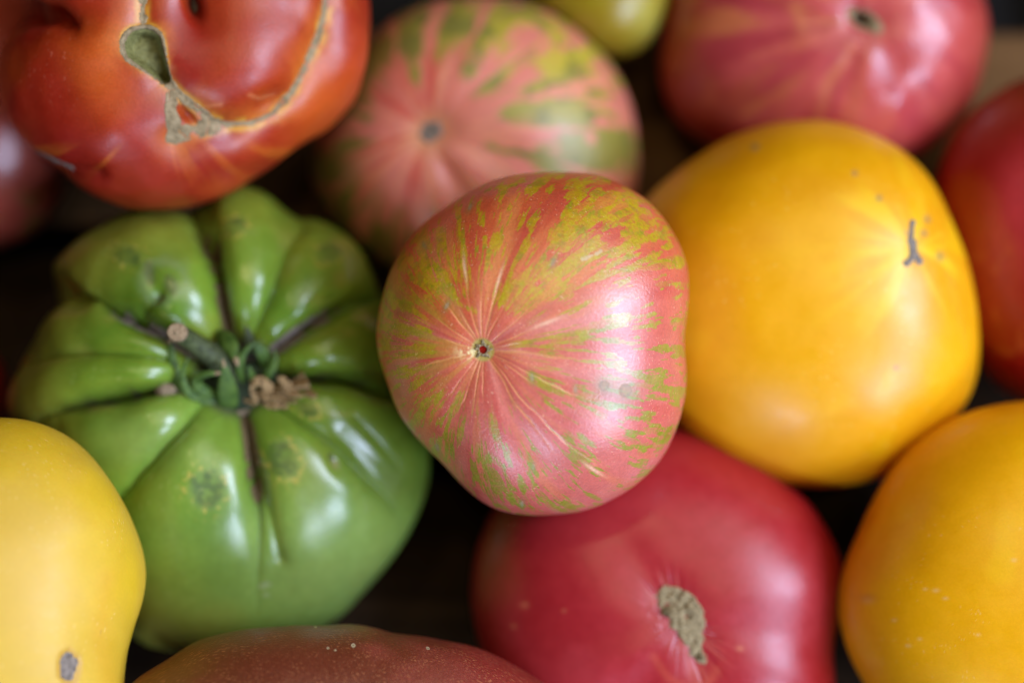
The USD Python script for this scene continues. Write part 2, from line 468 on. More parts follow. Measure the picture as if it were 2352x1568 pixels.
# ------------------------------------------------------------------ 1. striped tomato on top of the pile
o = [(881, 847), (897, 895), (915, 942), (955, 1000), (1004, 1053), (1046, 1101), (1103, 1149), (1149, 1171), (1200, 1180), (1270, 1181), (1377, 1161), (1462, 1110), (1514, 1058), (1553, 984), (1576, 859), (1571, 779), (1579, 688), (1573, 602),
     (1542, 534), (1474, 454), (1405, 415), (1320, 396), (1234, 394), (1137, 414), (1052, 454), (978, 511), (915, 585), (881, 665), (867, 745), (870, 802)]
t = Tomato(o, (1222, 788), 0.0, 0.031, 0.030, (1112, 803), nf=400, nb=40, nphi=900, square=2.35)
u, v = t.u, t.v
h = -0.0018 * np.exp(-(t.al / 0.15) ** 2) - 0.0010 * np.exp(-(t.al / 0.38) ** 2)
for deg, amp, wd, a0 in ((-2, .0009, .20, 1.0), (-62, .0012, .17, .7), (-118, .0007, .2, .8), (160, .0006, .25, .8), (78, .0009, .2, .8), (38, .0010, .22, .9), (118, .0005, .2, .8)):
    h -= .42 * amp * np.exp(-(adiff(t.be, deg) / wd) ** 2) * sstep(0.02, 0.4, t.al) * sstep(2.2, a0, t.al)
h += 0.0009 * (fbm(t.mm / 16, 2, 3) - 0.5)
veins = [(104, .62, 6), (76, .52, 7), (62, .30, 4), (90, .35, 4), (118, .3, 4), (128, .45, 5), (146, .35, 4), (166, .3, 4), (196, .52, 6), (212, .3, 4), (232, .4, 4),
         (246, .45, 5), (258, .4, 4), (270, .35, 4), (-55, .75, 7), (-48, 1.05, 5), (-30, .4, 4), (-24, .8, 4), (-3, .62, 7), (22, .40, 6), (10, .3, 4), (40, .4, 3)]
vein = np.zeros(len(u))
wig = (fbm(np.stack([t.al * 9, t.be * 2, t.al * 0], 1), 3, 8) - 0.5)
for deg, ln, wpx in veins:
    off = (adiff(t.be, deg) + 0.10 * wig) * np.sin(t.al)
    vein = np.maximum(vein, np.exp(-(np.abs(off) * 355 / (wpx * .40)) ** 2) * sstep(ln * 1.08, ln * .6, t.al) * sstep(0.03, 0.12, t.al) * (.45 + .55 * sstep(.3, .6, streak_noise(t, 14, 9, 2, 4))))
h += -0.00010 * vein
t.push(h)
# colour
hot = sstep(1000, 500, v + 0.35 * (u - 1200))
col = mixc(np.tile(lin(197, 100, 84), (len(u), 1)), lin(200, 90, 42), np.clip(hot + .5 * sstep(1150, 850, u), 0, 1) * 0.9)
col = mixc(col, lin(206, 128, 118), sstep(.45, .75, streak_noise(t, 3.0, 1.6, 4, 21)) * 0.6)
col = mixc(col, lin(186, 70, 58), sstep(.50, .72, streak_noise(t, 5.5, 1.2, 4, 22)) * 0.55)
col = mixc(col, lin(208, 128, 64), sstep(.52, .75, streak_noise(t, 8, 1.5, 4, 23)) * (0.35 + 0.4 * hot))
streaks = [(1290, 560, 1350, 520, 30), (1330, 510, 1440, 495, 42), (1330, 470, 1400, 455, 14), (1440, 485, 1490, 505, 24), (1250, 640, 1370, 585, 24), (1165, 690, 1240, 622, 30), (1195, 700, 1285, 660, 24), (1310, 612, 1400, 578, 14),
           (1390, 602, 1470, 560, 10), (1430, 560, 1500, 545, 15), (1420, 640, 1555, 595, 10), (1490, 608, 1558, 600, 20), (1260, 792, 1390, 748, 17), (1180, 795, 1290, 775, 6), (1390, 742, 1430, 735, 15),
           (1540, 747, 1572, 730, 15), (1430, 882, 1570, 874, 4), (1330, 905, 1480, 935, 11), (1440, 900, 1490, 880, 9), (1540, 912, 1572, 900, 10), (1430, 990, 1500, 985, 10), (1415, 958, 1470, 944, 7), (1488, 1000, 1535, 985, 14),
           (1505, 1012, 1515, 1000, 14), (1462, 1020, 1468, 1018, 9), (1308, 998, 1330, 1035, 16), (1320, 1035, 1372, 1090, 7), (1222, 858, 1300, 905, 11), (1240, 880, 1380, 945, 6), (1122, 950, 1152, 1012, 9), (1140, 1040, 1160, 1062, 10),
           (1100, 1020, 1132, 1090, 8), (1118, 1080, 1138, 1135, 12), (1213, 1036, 1232, 1072, 10), (1196, 1096, 1216, 1142, 8), (1176, 1126, 1222, 1158, 11), (1248, 1130, 1312, 1165, 17), (1210, 1040, 1225, 1100, 5), (1480, 1080, 1490, 1072, 8),
           (1008, 1030, 1040, 985, 14), (960, 965, 1010, 905, 13), (1018, 965, 1062, 902, 8), (935, 985, 960, 950, 10), (1012, 1040, 1035, 1020, 12), (958, 610, 1050, 645, 20), (1010, 540, 1042, 640, 13), (1060, 520, 1076, 640, 9), (1025, 660, 1070, 680, 14), (960, 640, 1060, 690, 8),
           (905, 705, 1000, 692, 10), (876, 752, 985, 765, 18), (886, 800, 1000, 808, 12), (935, 590, 985, 640, 11), (1098, 470, 1112, 525, 7), (1125, 448, 1182, 430, 6), (1200, 425, 1290, 409, 5), (1300, 438, 1390, 420, 8), (1118, 560, 1132, 622, 5),
           (880, 690, 930, 660, 8), (905, 860, 970, 840, 8), (950, 560, 980, 545, 8), (1380, 470, 1440, 440, 8), (1060, 700, 1100, 720, 5), (1470, 560, 1550, 540, 6), (1500, 660, 1570, 655, 5), (1480, 900, 1560, 930, 6)]
jag = (streak_noise(t, 34, 5, 4, 31) - 0.5) * 80 + (fine(t, .8, 3, 32) - .5) * 14
ms = np.zeros(len(u))
for x0, y0, x1, y1, wd in streaks:
    near = (u > min(x0, x1) - 90) & (u < max(x0, x1) + 90) & (v > min(y0, y1) - 90) & (v < max(y0, y1) + 90)
    dd, tt = seg(u[near], v[near], x0, y0, x1, y1)
    m = sstep(3.0, -3.0, dd - wd * (.95 - .3 * tt) + jag[near] * min(1, wd / 13))
    ms[near] = np.maximum(ms[near], m)
ms *= .4 + .6 * sstep(.40, .50, streak_noise(t, 36, 6, 3, 48) + .06 * (fine(t, .8, 2, 49) - .5))
nz = streak_noise(t, 20, 3.6, 4, 41) + 0.08 * (fine(t, .9, 3, 42) - .5)
rich = 0.09 * blob(u, v, 960, 700, 190) ** -1.0 * 0 + 0.05 * np.exp(-blob(u, v, 950, 700, 120, 190) ** 2) + 0.015 * np.exp(-blob(u, v, 1400, 480, 170, 110) ** 2) + 0.02 * sstep(250, 380, np.hypot(u - 1222, v - 788))
ms = np.maximum(ms, sstep(.632, .652, nz + rich) * sstep(.25, .5, t.al) * .9)
ms = np.maximum(ms, .9 * sstep(.655, .675, streak_noise(t, 36, 5, 4, 50) + .05 * (fine(t, .8, 2, 92) - .5) + .5 * rich) * sstep(.25, .5, t.al))
ms *= (0.8 + 0.2 * sstep(.35, .6, fine(t, .6, 2, 43)))
gcol = mixc(np.tile(lin(136, 142, 36), (len(u), 1)), lin(182, 154, 14), sstep(1150, 620, v + .5 * (u - 1100)))
gcol = mixc(gcol, lin(134, 132, 26), sstep(.45, .7, fine(t, 2.2, 3, 44)) * .7)
col = mixc(col, gcol, ms * (1.0 - .25 * sstep(.45, .7, fine(t, .8, 2, 45))))
col = mixc(col, lin(168, 150, 44), sstep(.48, .64, streak_noise(t, 6, 1.0, 3, 47)) * np.exp(-blob(u, v, 960, 760, 110, 130) ** 2) * .7)
col = mixc(col, lin(220, 156, 88), vein * .6)
for deg, a1 in ((76, .42), (104, .5), (-50, .95), (22, .42)):
    col = mixc(col, lin(236, 200, 160), np.exp(-((adiff(t.be, deg) * np.sin(t.al)) * 355 / 3.5) ** 2) * np.exp(-((t.al - a1) / .08) ** 2) * .6)
col = mixc(col, lin(172, 152, 70), sstep(.085, .06, t.al))
col = mixc(col, lin(226, 204, 140), sstep(.55, .35, fine(t, 1.0, 3, 46)) * np.exp(-blob(u, v, 1082, 808, 24, 15) ** 2) * 1.2)
spots = [(1378, 880, 12.5), (1426, 891, 16), (1316, 888, 6), (982, 570, 9), (1268, 612, 9), (1035, 706, 8), (1222, 862, 8), (1008, 1022, 9), (1085, 487, 8), (1200, 1145, 8), (1225, 1060, 6)]
for x, y, r in spots:
    b = blob(u, v, x, y, r) if r > 12 or r == 7 else blob(u, v, x, y, r * .5, r * 1.1, 25 * math.sin(x))
    col = mixc(col, lin(118, 128, 66), np.exp(-(b / 1.9) ** 2) * .6)
    col = mixc(col, lin(172, 148, 124), sstep(1.05, .7, b + .4 * (fine(t, .9, 2, 105) - .5)) * (.55 if r > 12 else .25))
    col = mixc(col, lin(128, 112, 96), np.exp(-((b - .72) / .2) ** 2) * (.45 if r > 12 else .15) * (.3 + fine(t, 1.2, 2, 106)))
    t.gloss += 0.3 * sstep(1.1, .8, b)
col = mixc(col, lin(190, 176, 130), sstep(5, 2, seg(u, v, 1332, 605, 1372, 588)[0] + 8 * (fine(t, .8, 2, 99) - .5)) * .7)
dust = sstep(.84, .90, vnoise(t.mm / .30, 71)) * (vnoise(t.mm / 5, 72) > .45)
col = mixc(col, lin(232, 190, 150), dust * .5)
t.gloss += .06 - .02 * ms
t.done('striped_tomato', 'sharp pink tomato streaked with olive green, on top of the pile at centre', col, SKIN_STRIPED)
star = 1 + .20 * np.sin(5 * t.be + .6) + .16 * np.sin(8 * t.be + 2) + .12 * np.sin(13 * t.be)
rr = t.al * 355 / star
t.patch('blossom_scar', sstep(19, 14, rr) * sstep(7.5, 10.5, t.al * 355), CORK, .0004, .0009, .45, label='ragged brown blossom scar with a tiny dark red hole')
t.patch('scar_hollow', sstep(13, 10.5, t.al * 355), HOLE, .0002)

# ------------------------------------------------------------------ 2. green ribbed tomato
o = [(540, 434), (600, 450), (645, 483), (680, 502), (730, 510), (790, 545), (832, 595), (862, 655), (905, 740), (940, 850), (968, 960), (977, 1060),
     (960, 1150), (920, 1235), (870, 1305), (820, 1362), (770, 1412), (690, 1450), (560, 1476), (430, 1480), (350, 1468), (290, 1400), (255, 1300), (235, 1200),
     (190, 1090), (100, 1010), (52, 960), (40, 915), (55, 860), (105, 775), (132, 715), (140, 675), (130, 615), (165, 575), (240, 525), (300, 492), (370, 487), (430, 477), (468, 470), (495, 443)]
t = Tomato(o, (520, 950), -0.035, 0.034, 0.036, (545, 858), nf=300, nb=40, nphi=760, square=2.3, soft=1.2, round_in=1.2)
u, v = t.u, t.v
h = -0.0092 * np.exp(-(t.al / 0.29) ** 3) - 0.0022 * np.exp(-(t.al / .5) ** 2)
# (bearing, depth, how far it runs, depth of the sharp crease at its foot, its reach, drift of the bearing)
ribs = [(-170, .0080, 2.2, .0040, 1.15, .02), (-138, .0052, 1.7, .0008, 1.0, -.06), (-79, .0050, 1.15, .0034, .70, .10), (-35, .0034, 1.5, .0008, 1.0, 0), (2, .0074, 2.2, .0040, 1.1, 0),
        (36, .0064, 1.7, .0034, .85, 0), (69, .0034, 1.9, .0008, .8, 0), (101, .0084, 2.2, .0040, 1.15, 0), (152, .0084, 2.0, .0056, .85, .05), (169, .0036, 2.2, 0, 1, 0)]
wv = .06 * (fbm(np.stack([t.al * 5, np.cos(t.be) * 3, np.sin(t.be) * 3], 1), 2, 5) - .5)
groove = np.zeros(len(u))
best, lob, dep_l, dep_r = np.full(len(u), -9.0), np.zeros(len(u)), np.zeros(len(u)), np.zeros(len(u))


def rib_place(r):
    return adiff(t.be, r[0]) + r[5] * (t.al - .3) + wv


def rib_depth(r):
    return r[1] * sstep(r[2] * 1.1, r[2] * .45, t.al)


pillow = np.zeros(len(u))
for k, r in enumerate(ribs):
    q = ribs[(k + 1) % len(ribs)]
    a, b = rib_place(r), -rib_place(q)                       # how far past the right rib, how far short of the left one
    wide = a + b
    inside = (a >= 0) & (b >= 0) & (wide < 2.2)
    x = np.where(inside, (a - b) / np.maximum(wide, 1e-6), 0)
    d = rib_depth(r) * (1 - x) / 2 + rib_depth(q) * (1 + x) / 2
    arc = np.sqrt(np.maximum(1 - np.abs(x) ** 2.4, 0) + .004) - .063
    pillow = np.where(inside, d * (arc - 1), pillow)
    e2 = sstep(.05, .22, t.al) * sstep(r[4], r[4] * .6, t.al)
    da = np.abs(a) * np.sin(t.al)
    h -= r[3] * np.exp(-(da / .042) ** 1.2) * e2
    groove = np.maximum(groove, np.exp(-(da / .028) ** 2) * e2 * (1 if r[3] > .0015 else .0))
h += .0016 * (fbm(t.mm / 11, 2, 107) - .5) * sstep(.5, .8, t.al) * sstep(1150, 800, v)
h += pillow * sstep(.12, .40, t.al) * (1 - .5 * sstep(.9, 1.5, t.al)) + .0012 * sstep(.2, .5, t.al)
# creases low on the near side
for pts, dep, wd in (([(590, 1085), (615, 1160), (640, 1270)], .0016, 16), ([(575, 1100), (590, 1190), (625, 1290)], .0006, 26), ([(800, 960), (850, 1010), (900, 1070)], .0005, 12), ([(770, 985), (830, 1040), (890, 1090)], .0003, 14),
                     ([(330, 716), (362, 700), (372, 690)], .0022, 12)):
    h -= dep * np.exp(-(polyline(u, v, pts) / wd) ** 1.4) * t.front
h += .0010 * np.exp(-blob(u, v, 780, 1140, 60, 90, 20) ** 2) + .0008 * np.exp(-blob(u, v, 470, 1110, 110, 130) ** 2)
h -= .0011 * np.exp(-blob(u, v, 755, 1057, 14, 24, 25) ** 2) + .0006 * np.exp(-blob(u, v, 640, 1050, 32, 46) ** 2) + .0007 * np.exp(-blob(u, v, 480, 1112, 40, 44) ** 2)
h -= .0004 * np.exp(-blob(u, v, 358, 655, 14, 36, 10) ** 2) - .0003 * np.exp(-blob(u, v, 400, 660, 22, 36, 20) ** 2)
h += .0006 * (fbm(t.mm / 18, 1, 14) - .5) + .0001 * (fbm(t.mm / 5, 2, 15) - .5)
t.push(h)
col = np.tile(lin(108, 138, 40), (len(u), 1))
col = mixc(col, lin(80, 118, 28), sstep(.48, .68, fine(t, 14, 2, 51)) * .6)
col = mixc(col, lin(122, 138, 40), sstep(.50, .72, fine(t, 18, 2, 52)) * .7)
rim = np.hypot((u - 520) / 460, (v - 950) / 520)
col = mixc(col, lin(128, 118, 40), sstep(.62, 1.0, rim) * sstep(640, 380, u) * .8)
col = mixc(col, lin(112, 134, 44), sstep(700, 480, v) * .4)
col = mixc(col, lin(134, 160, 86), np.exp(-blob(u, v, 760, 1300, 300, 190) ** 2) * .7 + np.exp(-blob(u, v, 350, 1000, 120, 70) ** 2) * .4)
col = mixc(col, lin(60, 78, 20), groove * .5)
cork = groove * sstep(.44, .60, fine(t, 2.2, 3, 53) + .22 * sstep(.55, .2, t.al))
col = mixc(col, lin(60, 50, 34), cork * .85)
col = mixc(col, lin(46, 40, 26), sstep(.24, .15, t.al))
speck = sstep(.55, .62, fine(t, 1.0, 3, 54))
for x, y, rx, ry, ang in ((478, 1112, 46, 52, 0), (642, 1050, 38, 54, 15), (305, 605, 46, 26, -20), (745, 592, 40, 30, 20), (535, 535, 34, 26, 0), (700, 940, 30, 20, -30)):
    b = blob(u, v, x, y, rx, ry, ang)
    col = mixc(col, lin(66, 88, 34), sstep(1.0, .5, b + .5 * (fine(t, 3, 3, 55) - .5)) * (.25 + .6 * sstep(.35, .6, fine(t, 1.6, 3, 100))))
    col = mixc(col, lin(164, 156, 68), np.exp(-((b - .95) / .25) ** 2) * speck * .9)
    t.gloss += .12 * sstep(1.1, .7, b)
n55 = fine(t, 2.2, 3, 55) - .5
b = blob(u, v, 383, 660, 50, 46, 20) + .5 * n55
col = mixc(col, lin(116, 136, 86), np.exp(-((b - .9) / .25) ** 2) * .55)
for x, y, rx, ry, ang in ((352, 645, 13, 28, 10), (398, 668, 17, 26, 20), (752, 1050, 10, 18, 25), (376, 694, 14, 9, 0)):
    b = blob(u, v, x, y, rx, ry, ang) + .7 * n55
    col = mixc(col, lin(86, 88, 58), sstep(1.15, .6, b) * .6)
b = blob(u, v, 756, 1062, 9, 14, 25) + .5 * n55
col = mixc(col, lin(158, 158, 96), sstep(1.1, .6, b) * .6)
for x, y, rx, ry in ((262, 738, 16, 14), (330, 745, 20, 8), (205, 812, 20, 16), (560, 640, 14, 18), (720, 700, 24, 12), (785, 770, 20, 12), (770, 650, 16, 20), (215, 945, 30, 9), (700, 935, 40, 8), (760, 950, 50, 6), (250, 940, 24, 8)):
    col = mixc(col, lin(160, 158, 72), np.exp(-blob(u, v, x, y, rx, ry) ** 2) * .35)  # some of these yellow spots are lamp glints painted into the skin
dots = sstep(.80, .86, vnoise(t.mm / .8, 56)) * sstep(.5, .6, vnoise(t.mm / 9, 57))
col = mixc(col, lin(150, 166, 90), dots * .5)
col = mixc(col, lin(150, 164, 120), (sstep(1.1, .8, blob(u, v, 605, 1325, 16, 7, 20)) + sstep(1.1, .8, blob(u, v, 608, 1345, 8, 5))) * .6)
t.gloss = t.gloss - .03 + .35 * sstep(.3, .8, cork) + .3 * sstep(.24, .16, t.al)
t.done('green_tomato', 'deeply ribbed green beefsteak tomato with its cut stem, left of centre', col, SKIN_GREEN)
t.level = float(t.at(545, 858)[2]) - .0005
t.patch('groove_scar', np.clip(cork * 1.2, 0, 1) * sstep(.16, .26, t.al) * (adiff(t.be, -79) ** 2 < .12), CORK_BROWN, .00025, .0005, .7, label='brown split running down from the stem')
t.patch('groove_scar', np.clip(cork * 1.2, 0, 1) * sstep(.16, .26, t.al) * (adiff(t.be, 103) ** 2 < .10), CORK_BROWN, .0002, .0005, .7)
t.patch('groove_scar', np.clip(cork * 1.2, 0, 1) * sstep(.16, .26, t.al) * (adiff(t.be, 37) ** 2 < .08), CORK_GREY, .0002, .0005, .7)
t.patch('groove_scar', np.clip(cork * 1.2, 0, 1) * sstep(.16, .26, t.al) * (adiff(t.be, 151) ** 2 < .08), CORK_GREY, .0002, .0005, .7)
t.strip('stem', [(545, 872, -1.0, 40), (512, 843, 3.5, 35), (472, 812, 7.5, 30), (438, 789, 11, 27), (420, 779, 14.5, 25), (416, 777, 16.0, 25)], STEM, flat=.92, sides=20, label='short dark green stem leaning to the left')
t.strip('stem_cut', [(416.6, 777.4, 15.2, 25.8), (415, 776.6, 17.0, 25.8), (414.2, 776.2, 18.1, 22)], STEM_CUT, flat=.92, sides=20, label='pale tan cut end of the stem', sub=t.path + '/stem')
t.strip('stem_base', [(470, 885, -1.0, 30), (510, 900, 0.5, 46), (560, 890, 1.0, 52), (600, 860, 0.5, 40), (610, 830, -1.0, 26)], STEM_DARK, flat=.45, sides=16, wobble=.001)
t.strip('sepal', [(545, 905, 1, 16), (470, 915, 3.0, 22), (420, 885, 4.5, 20), (402, 830, 6.0, 13), (398, 790, 7.0, 3)], SEPAL, flat=.3)
t.strip('sepal', [(522, 935, 2, 27), (522, 910, 5, 32), (520, 880, 8.0, 24), (516, 855, 10, 12), (513, 836, 11.0, 4)], SEPAL, flat=.35)
t.strip('sepal', [(500, 905, 2, 12), (470, 900, 5, 18), (455, 880, 7, 15), (470, 866, 9, 11), (500, 862, 9.6, 5)], SEPAL, flat=.35)
t.strip('sepal', [(500, 782, 2.5, 20), (518, 790, 5.5, 26), (534, 812, 7.5, 20), (542, 838, 8.5, 8)], SEPAL, flat=.35)
t.strip('sepal', [(600, 860, 1, 14), (604, 830, 4.5, 20), (594, 812, 6.5, 18), (584, 800, 7.5, 8)], SEPAL, flat=.35)
t.strip('sepal', [(590, 905, 2, 10), (580, 880, 5, 11), (572, 860, 7.5, 8), (567, 846, 8.5, 4)], SEPAL, flat=.35)
t.strip('sepal', [(572, 815, 1, 16), (570, 795, 4, 17), (566, 775, 5.5, 12), (563, 760, 6.2, 5)], STEM, flat=.5)
t.strip('sepal', [(560, 880, 3, 9), (548, 850, 7, 13), (556, 820, 9, 10), (575, 800, 9.5, 5), (590, 795, 8.5, 2)], SEPAL, flat=.3)
t.strip('sepal', [(480, 915, 3, 9), (440, 905, 6, 13), (425, 870, 8, 9), (432, 840, 9, 4), (440, 828, 8.6, 2)], SEPAL, flat=.3)
t.strip('sepal', [(590, 880, 3, 9), (612, 862, 6, 12), (625, 835, 7, 8), (622, 812, 7.2, 3)], SEPAL, flat=.3)
t.strip('dried_sepal', [(600, 925, 3.5, 5), (628, 935, 5, 6), (660, 930, 6, 5), (684, 936, 6.4, 3)], DRY, flat=.5, wobble=.0012)
t.strip('dried_sepal', [(560, 915, 3.5, 4), (585, 925, 5.5, 5), (575, 900, 6.8, 4), (590, 890, 7.4, 2)], DRY, flat=.5, wobble=.0012)
for k, tip in enumerate(([(399, 798, 6.8, 5), (398, 790, 7.05, 4.5), (397, 784, 7.1, 2)], [(516, 853, 10.0, 11), (514, 843, 10.7, 7.5), (512, 832, 11.1, 3)], [(488, 863, 9.4, 7.5), (500, 862, 9.75, 6.5), (507, 862, 9.7, 3)], [(539, 828, 8.3, 11), (542, 838, 8.6, 9), (544, 846, 8.5, 4)])):
    t.strip('tip', tip, STEM_CUT, flat=.5, sub=t.path + '/sepal' + (f'_{k:03d}' if k else ''))
t.sheet('dried_sepal', [(572, 896, 4, 7), (596, 908, 5, 12), (622, 906, 6, 19), (648, 906, 6.6, 23), (672, 904, 7.4, 30), (694, 898, 8.4, 40), (704, 894, 8.2, 42)], DRY, 5, .0011, label='crumpled dry tan sepal')
t.strip('dried_sepal', [(605, 905, 5.5, 10), (607, 885, 6.5, 11), (590, 877, 6.8, 10), (578, 886, 6.2, 6)], DRY, flat=.4, wobble=.001, label='curled tip of dry tan sepal')
t.strip('dried_sepal', [(650, 905, 6.0, 9), (652, 888, 7.0, 11), (640, 876, 7.4, 9), (634, 870, 7.4, 4)], DRY, flat=.5, wobble=.001)
t.strip('dried_sepal', [(455, 932, 1.0, 15), (425, 918, 3.0, 20), (400, 905, 4.0, 18), (382, 900, 4.6, 20), (370, 910, 4.4, 9)], DRY_GREY, flat=.4, wobble=.0022, label='withered grey-brown sepal')
t.strip('dried_sepal', [(440, 945, .5, 10), (490, 950, 1.2, 14), (540, 945, 1.0, 12), (590, 930, 1.5, 9)], DRY_GREY, flat=.4, wobble=.002, label='dark withered sepal lying along the rim')

# ------------------------------------------------------------------ 3. orange tomato on the right
o = [(1840, 279), (1950, 294), (2050, 338), (2110, 388), (2152, 452), (2190, 540), (2220, 630), (2238, 740), (2234, 850), (2205, 930), (2150, 1000), (2090, 1060), (2000, 1102), (1910, 1118), (1800, 1110),
     (1700, 1078), (1600, 1020), (1540, 955), (1490, 860), (1460, 760), (1452, 640), (1458, 530), (1480, 460), (1530, 413), (1620, 348), (1720, 300)]
t = Tomato(o, (1848, 702), -0.038, 0.037, 0.036, (2082, 575), nf=160, nb=30, nphi=420, square=2.3)
u, v = t.u, t.v
h = -0.0003 * np.exp(-(t.al / .10) ** 2) - .0000 * np.exp(-(t.al / .4) ** 2)
for deg, amp, wd in ((200, .0003, .5),):
    h -= amp * np.exp(-(adiff(t.be, deg) / wd) ** 2) * sstep(.05, .22, t.al) * sstep(.75, .25, t.al)
h += .0012 * (fbm(t.mm / 20, 2, 23) - .5)
t.push(h)
col = np.tile(lin(224, 160, 4), (len(u), 1))
col = mixc(col, lin(216, 146, 4), sstep(.45, .7, fine(t, 20, 3, 61)) * .6)
col = mixc(col, lin(230, 184, 10), sstep(.5, .7, streak_noise(t, 2.2, 1.2, 3, 62)) * .8)
col = mixc(col, lin(232, 196, 40), sstep(.5, .62, streak_noise(t, 6, 1.5, 3, 63)) * sstep(.6, .15, t.al) * .35)
for x, y, r in ((2007, 470, 7), (2112, 514, 8), (2104, 545, 8), (2140, 595, 10), (1738, 350, 9), (2043, 835, 6), (1955, 415, 6), (2065, 545, 4)):
    col = mixc(col, lin(140, 112, 80), np.exp(-blob(u, v, x, y, r) ** 2) * .75)
dots = sstep(.86, .92, vnoise(t.mm / .55, 102)) * sstep(.5, .65, vnoise(t.mm / 9, 103))
col = mixc(col, lin(232, 196, 96), dots * .5)
t.gloss += .07
t.done('orange_tomato', 'whole glossy orange tomato with small grey scar, behind the central striped one', col, SKIN_SMOOTH)
scw = 5 * (fine(t, 1.2, 3, 101) - .5)
sc = np.maximum(sstep(8, 3, scw +  polyline(u, v, [(2078, 522), (2074, 560), (2080, 600)])), np.maximum(sstep(9, 4, scw + polyline(u, v, [(2066, 610), (2080, 596)])), sstep(10, 5, polyline(u, v, [(2094, 606), (2082, 590), (2080, 565)]))))
t.patch('blossom_scar', sc * t.front, CORK_GREY, .0003, .0006, .8, label='small grey forked scar')

# ------------------------------------------------------------------ 4. pink beefsteak at the bottom
o = [(1800, 1112), (1850, 1148), (1892, 1208), (1922, 1270), (1938, 1340), (1924, 1415), (1908, 1480), (1912, 1560), (1900, 1630), (1830, 1710), (1680, 1760), (1500, 1775), (1300, 1740), (1160, 1640), (1112, 1540),
     (1092, 1455), (1080, 1370), (1086, 1300), (1106, 1230), (1128, 1178), (1175, 1110), (1280, 1035), (1430, 985), (1560, 985), (1700, 1040)]
t = Tomato(o, (1510, 1370), -0.031, 0.029, 0.031, (1560, 1430), nf=200, nb=30, nphi=460, square=2.35)
u, v = t.u, t.v
cut = polyline(u, v, [(1530, 1370), (1560, 1420), (1590, 1470), (1605, 1512)])
h = -.0010 * np.exp(-(cut / 40) ** 2) * t.front - .0018 * np.exp(-(cut / 115) ** 2) * t.front
for deg, amp, wd in ((125, .0008, .3), (-10, .0006, .3), (-120, .0010, .3), (190, .0008, .3)):
    h -= amp * np.exp(-(adiff(t.be, deg) / wd) ** 2) * sstep(.1, .4, t.al) * sstep(1.3, .6, t.al)
pk = np.abs(fbm(np.stack([np.cos(t.be) * 9, np.sin(t.be) * 9, t.al * 0], 1), 3, 24) - .5)
h -= .00022 * np.exp(-(pk / .05) ** 2) * np.exp(-((cut - 35) / 28) ** 2) * t.front
h += .0009 * (fbm(t.mm / 19, 1, 25) - .5)
t.push(h)
col = np.tile(lin(158, 34, 40), (len(u), 1))
col = mixc(col, lin(170, 52, 58), sstep(.45, .7, fine(t, 22, 3, 64)) * .7)
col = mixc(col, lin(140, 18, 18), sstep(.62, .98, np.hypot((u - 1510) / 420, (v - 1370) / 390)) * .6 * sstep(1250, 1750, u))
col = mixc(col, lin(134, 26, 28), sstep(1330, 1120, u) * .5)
col = mixc(col, lin(206, 112, 86), np.exp(-((cut - 26) / 26) ** 2) * t.front * sstep(.40, .62, streak_noise(t, 7, 2, 3, 65)) * .2)
col = mixc(col, lin(206, 104, 70), np.exp(-(polyline(u, v, [(1500, 1500), (1530, 1545), (1575, 1572), (1620, 1560), (1640, 1530)]) / 9) ** 2) * t.front * .25)
for x, y, r in ((1215, 1388, 9), (1188, 1435, 7), (1690, 1482, 8), (1305, 1400, 5)):
    col = mixc(col, lin(196, 118, 84), np.exp(-blob(u, v, x, y, r, r * .7) ** 2) * .6)
t.gloss += .03
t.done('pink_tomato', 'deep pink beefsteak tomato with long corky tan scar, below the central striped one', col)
wd = np.interp(v, [1340, 1360, 1400, 1440, 1480, 1500, 1520], [8, 38, 41, 31, 16, 15, 4])
cx = np.interp(v, [1340, 1370, 1400, 1440, 1480, 1515], [1530, 1548, 1562, 1578, 1592, 1606])
jag = (fine(t, 1.8, 4, 66) - .5) * 44
m = sstep(1.12, .88, (np.abs(u - cx) + jag) / wd) * sstep(1342, 1356, v + jag * .6) * sstep(1524, 1512, v) * t.front
t.patch('stem_scar', m, CORK, .0003, .0018, 1.0, label='long bumpy tan stem scar')
t.patch('scar_pit', np.maximum(sstep(1.3, .7, blob(u, v, 1532, 1402, 13, 10)), sstep(1.2, .7, blob(u, v, 1603, 1503, 10, 7))), CORK_BROWN, .0010)

# ------------------------------------------------------------------ 5. red beefsteak with the open scar, top left
o = [(836, 0), (836, 60), (822, 150), (792, 220), (742, 290), (662, 350), (592, 400), (522, 445), (450, 467), (370, 476), (290, 472), (210, 445), (150, 405), (80, 350), (32, 282), (6, 205), (6, 150), (24, 92), (62, 40), (78, 18),
     (72, -20), (85, -90), (140, -170), (300, -240), (520, -260), (720, -200), (820, -90)]
t = Tomato(o, (430, 130), -0.020, 0.030, 0.055, (372, 215), nf=260, nb=40, nphi=640, square=2.4, soft=1.5)
u, v = t.u, t.v
line = [(334, -60), (336, 0), (335, 55)]
tail = [(380, 180), (410, 213), (446, 241), (482, 273), (520, 287), (570, 282), (620, 262), (665, 215), (700, 145), (730, 80), (742, 20), (750, -60)]
dl, dt = polyline(u, v, line), polyline(u, v, tail)
tr = np.abs(polyline(u, v, [(388, 205), (398, 300)]))
bs = polyline(u, v, [(398, 308), (450, 298), (520, 288)])
hd, ht = seg(u, v, 338, 110, 381, 178)
hole = hd / (42 - 29 * ht)
pit = blob(u, v, 447, 8, 15, 34, 10)
f = t.front
h = -.0024 * np.exp(-(np.minimum(dl, dt) / 34) ** 1.4) * f - .0012 * np.exp(-(bs / 40) ** 2) * f
h -= .0055 * sstep(1.06, .70, hole) * f
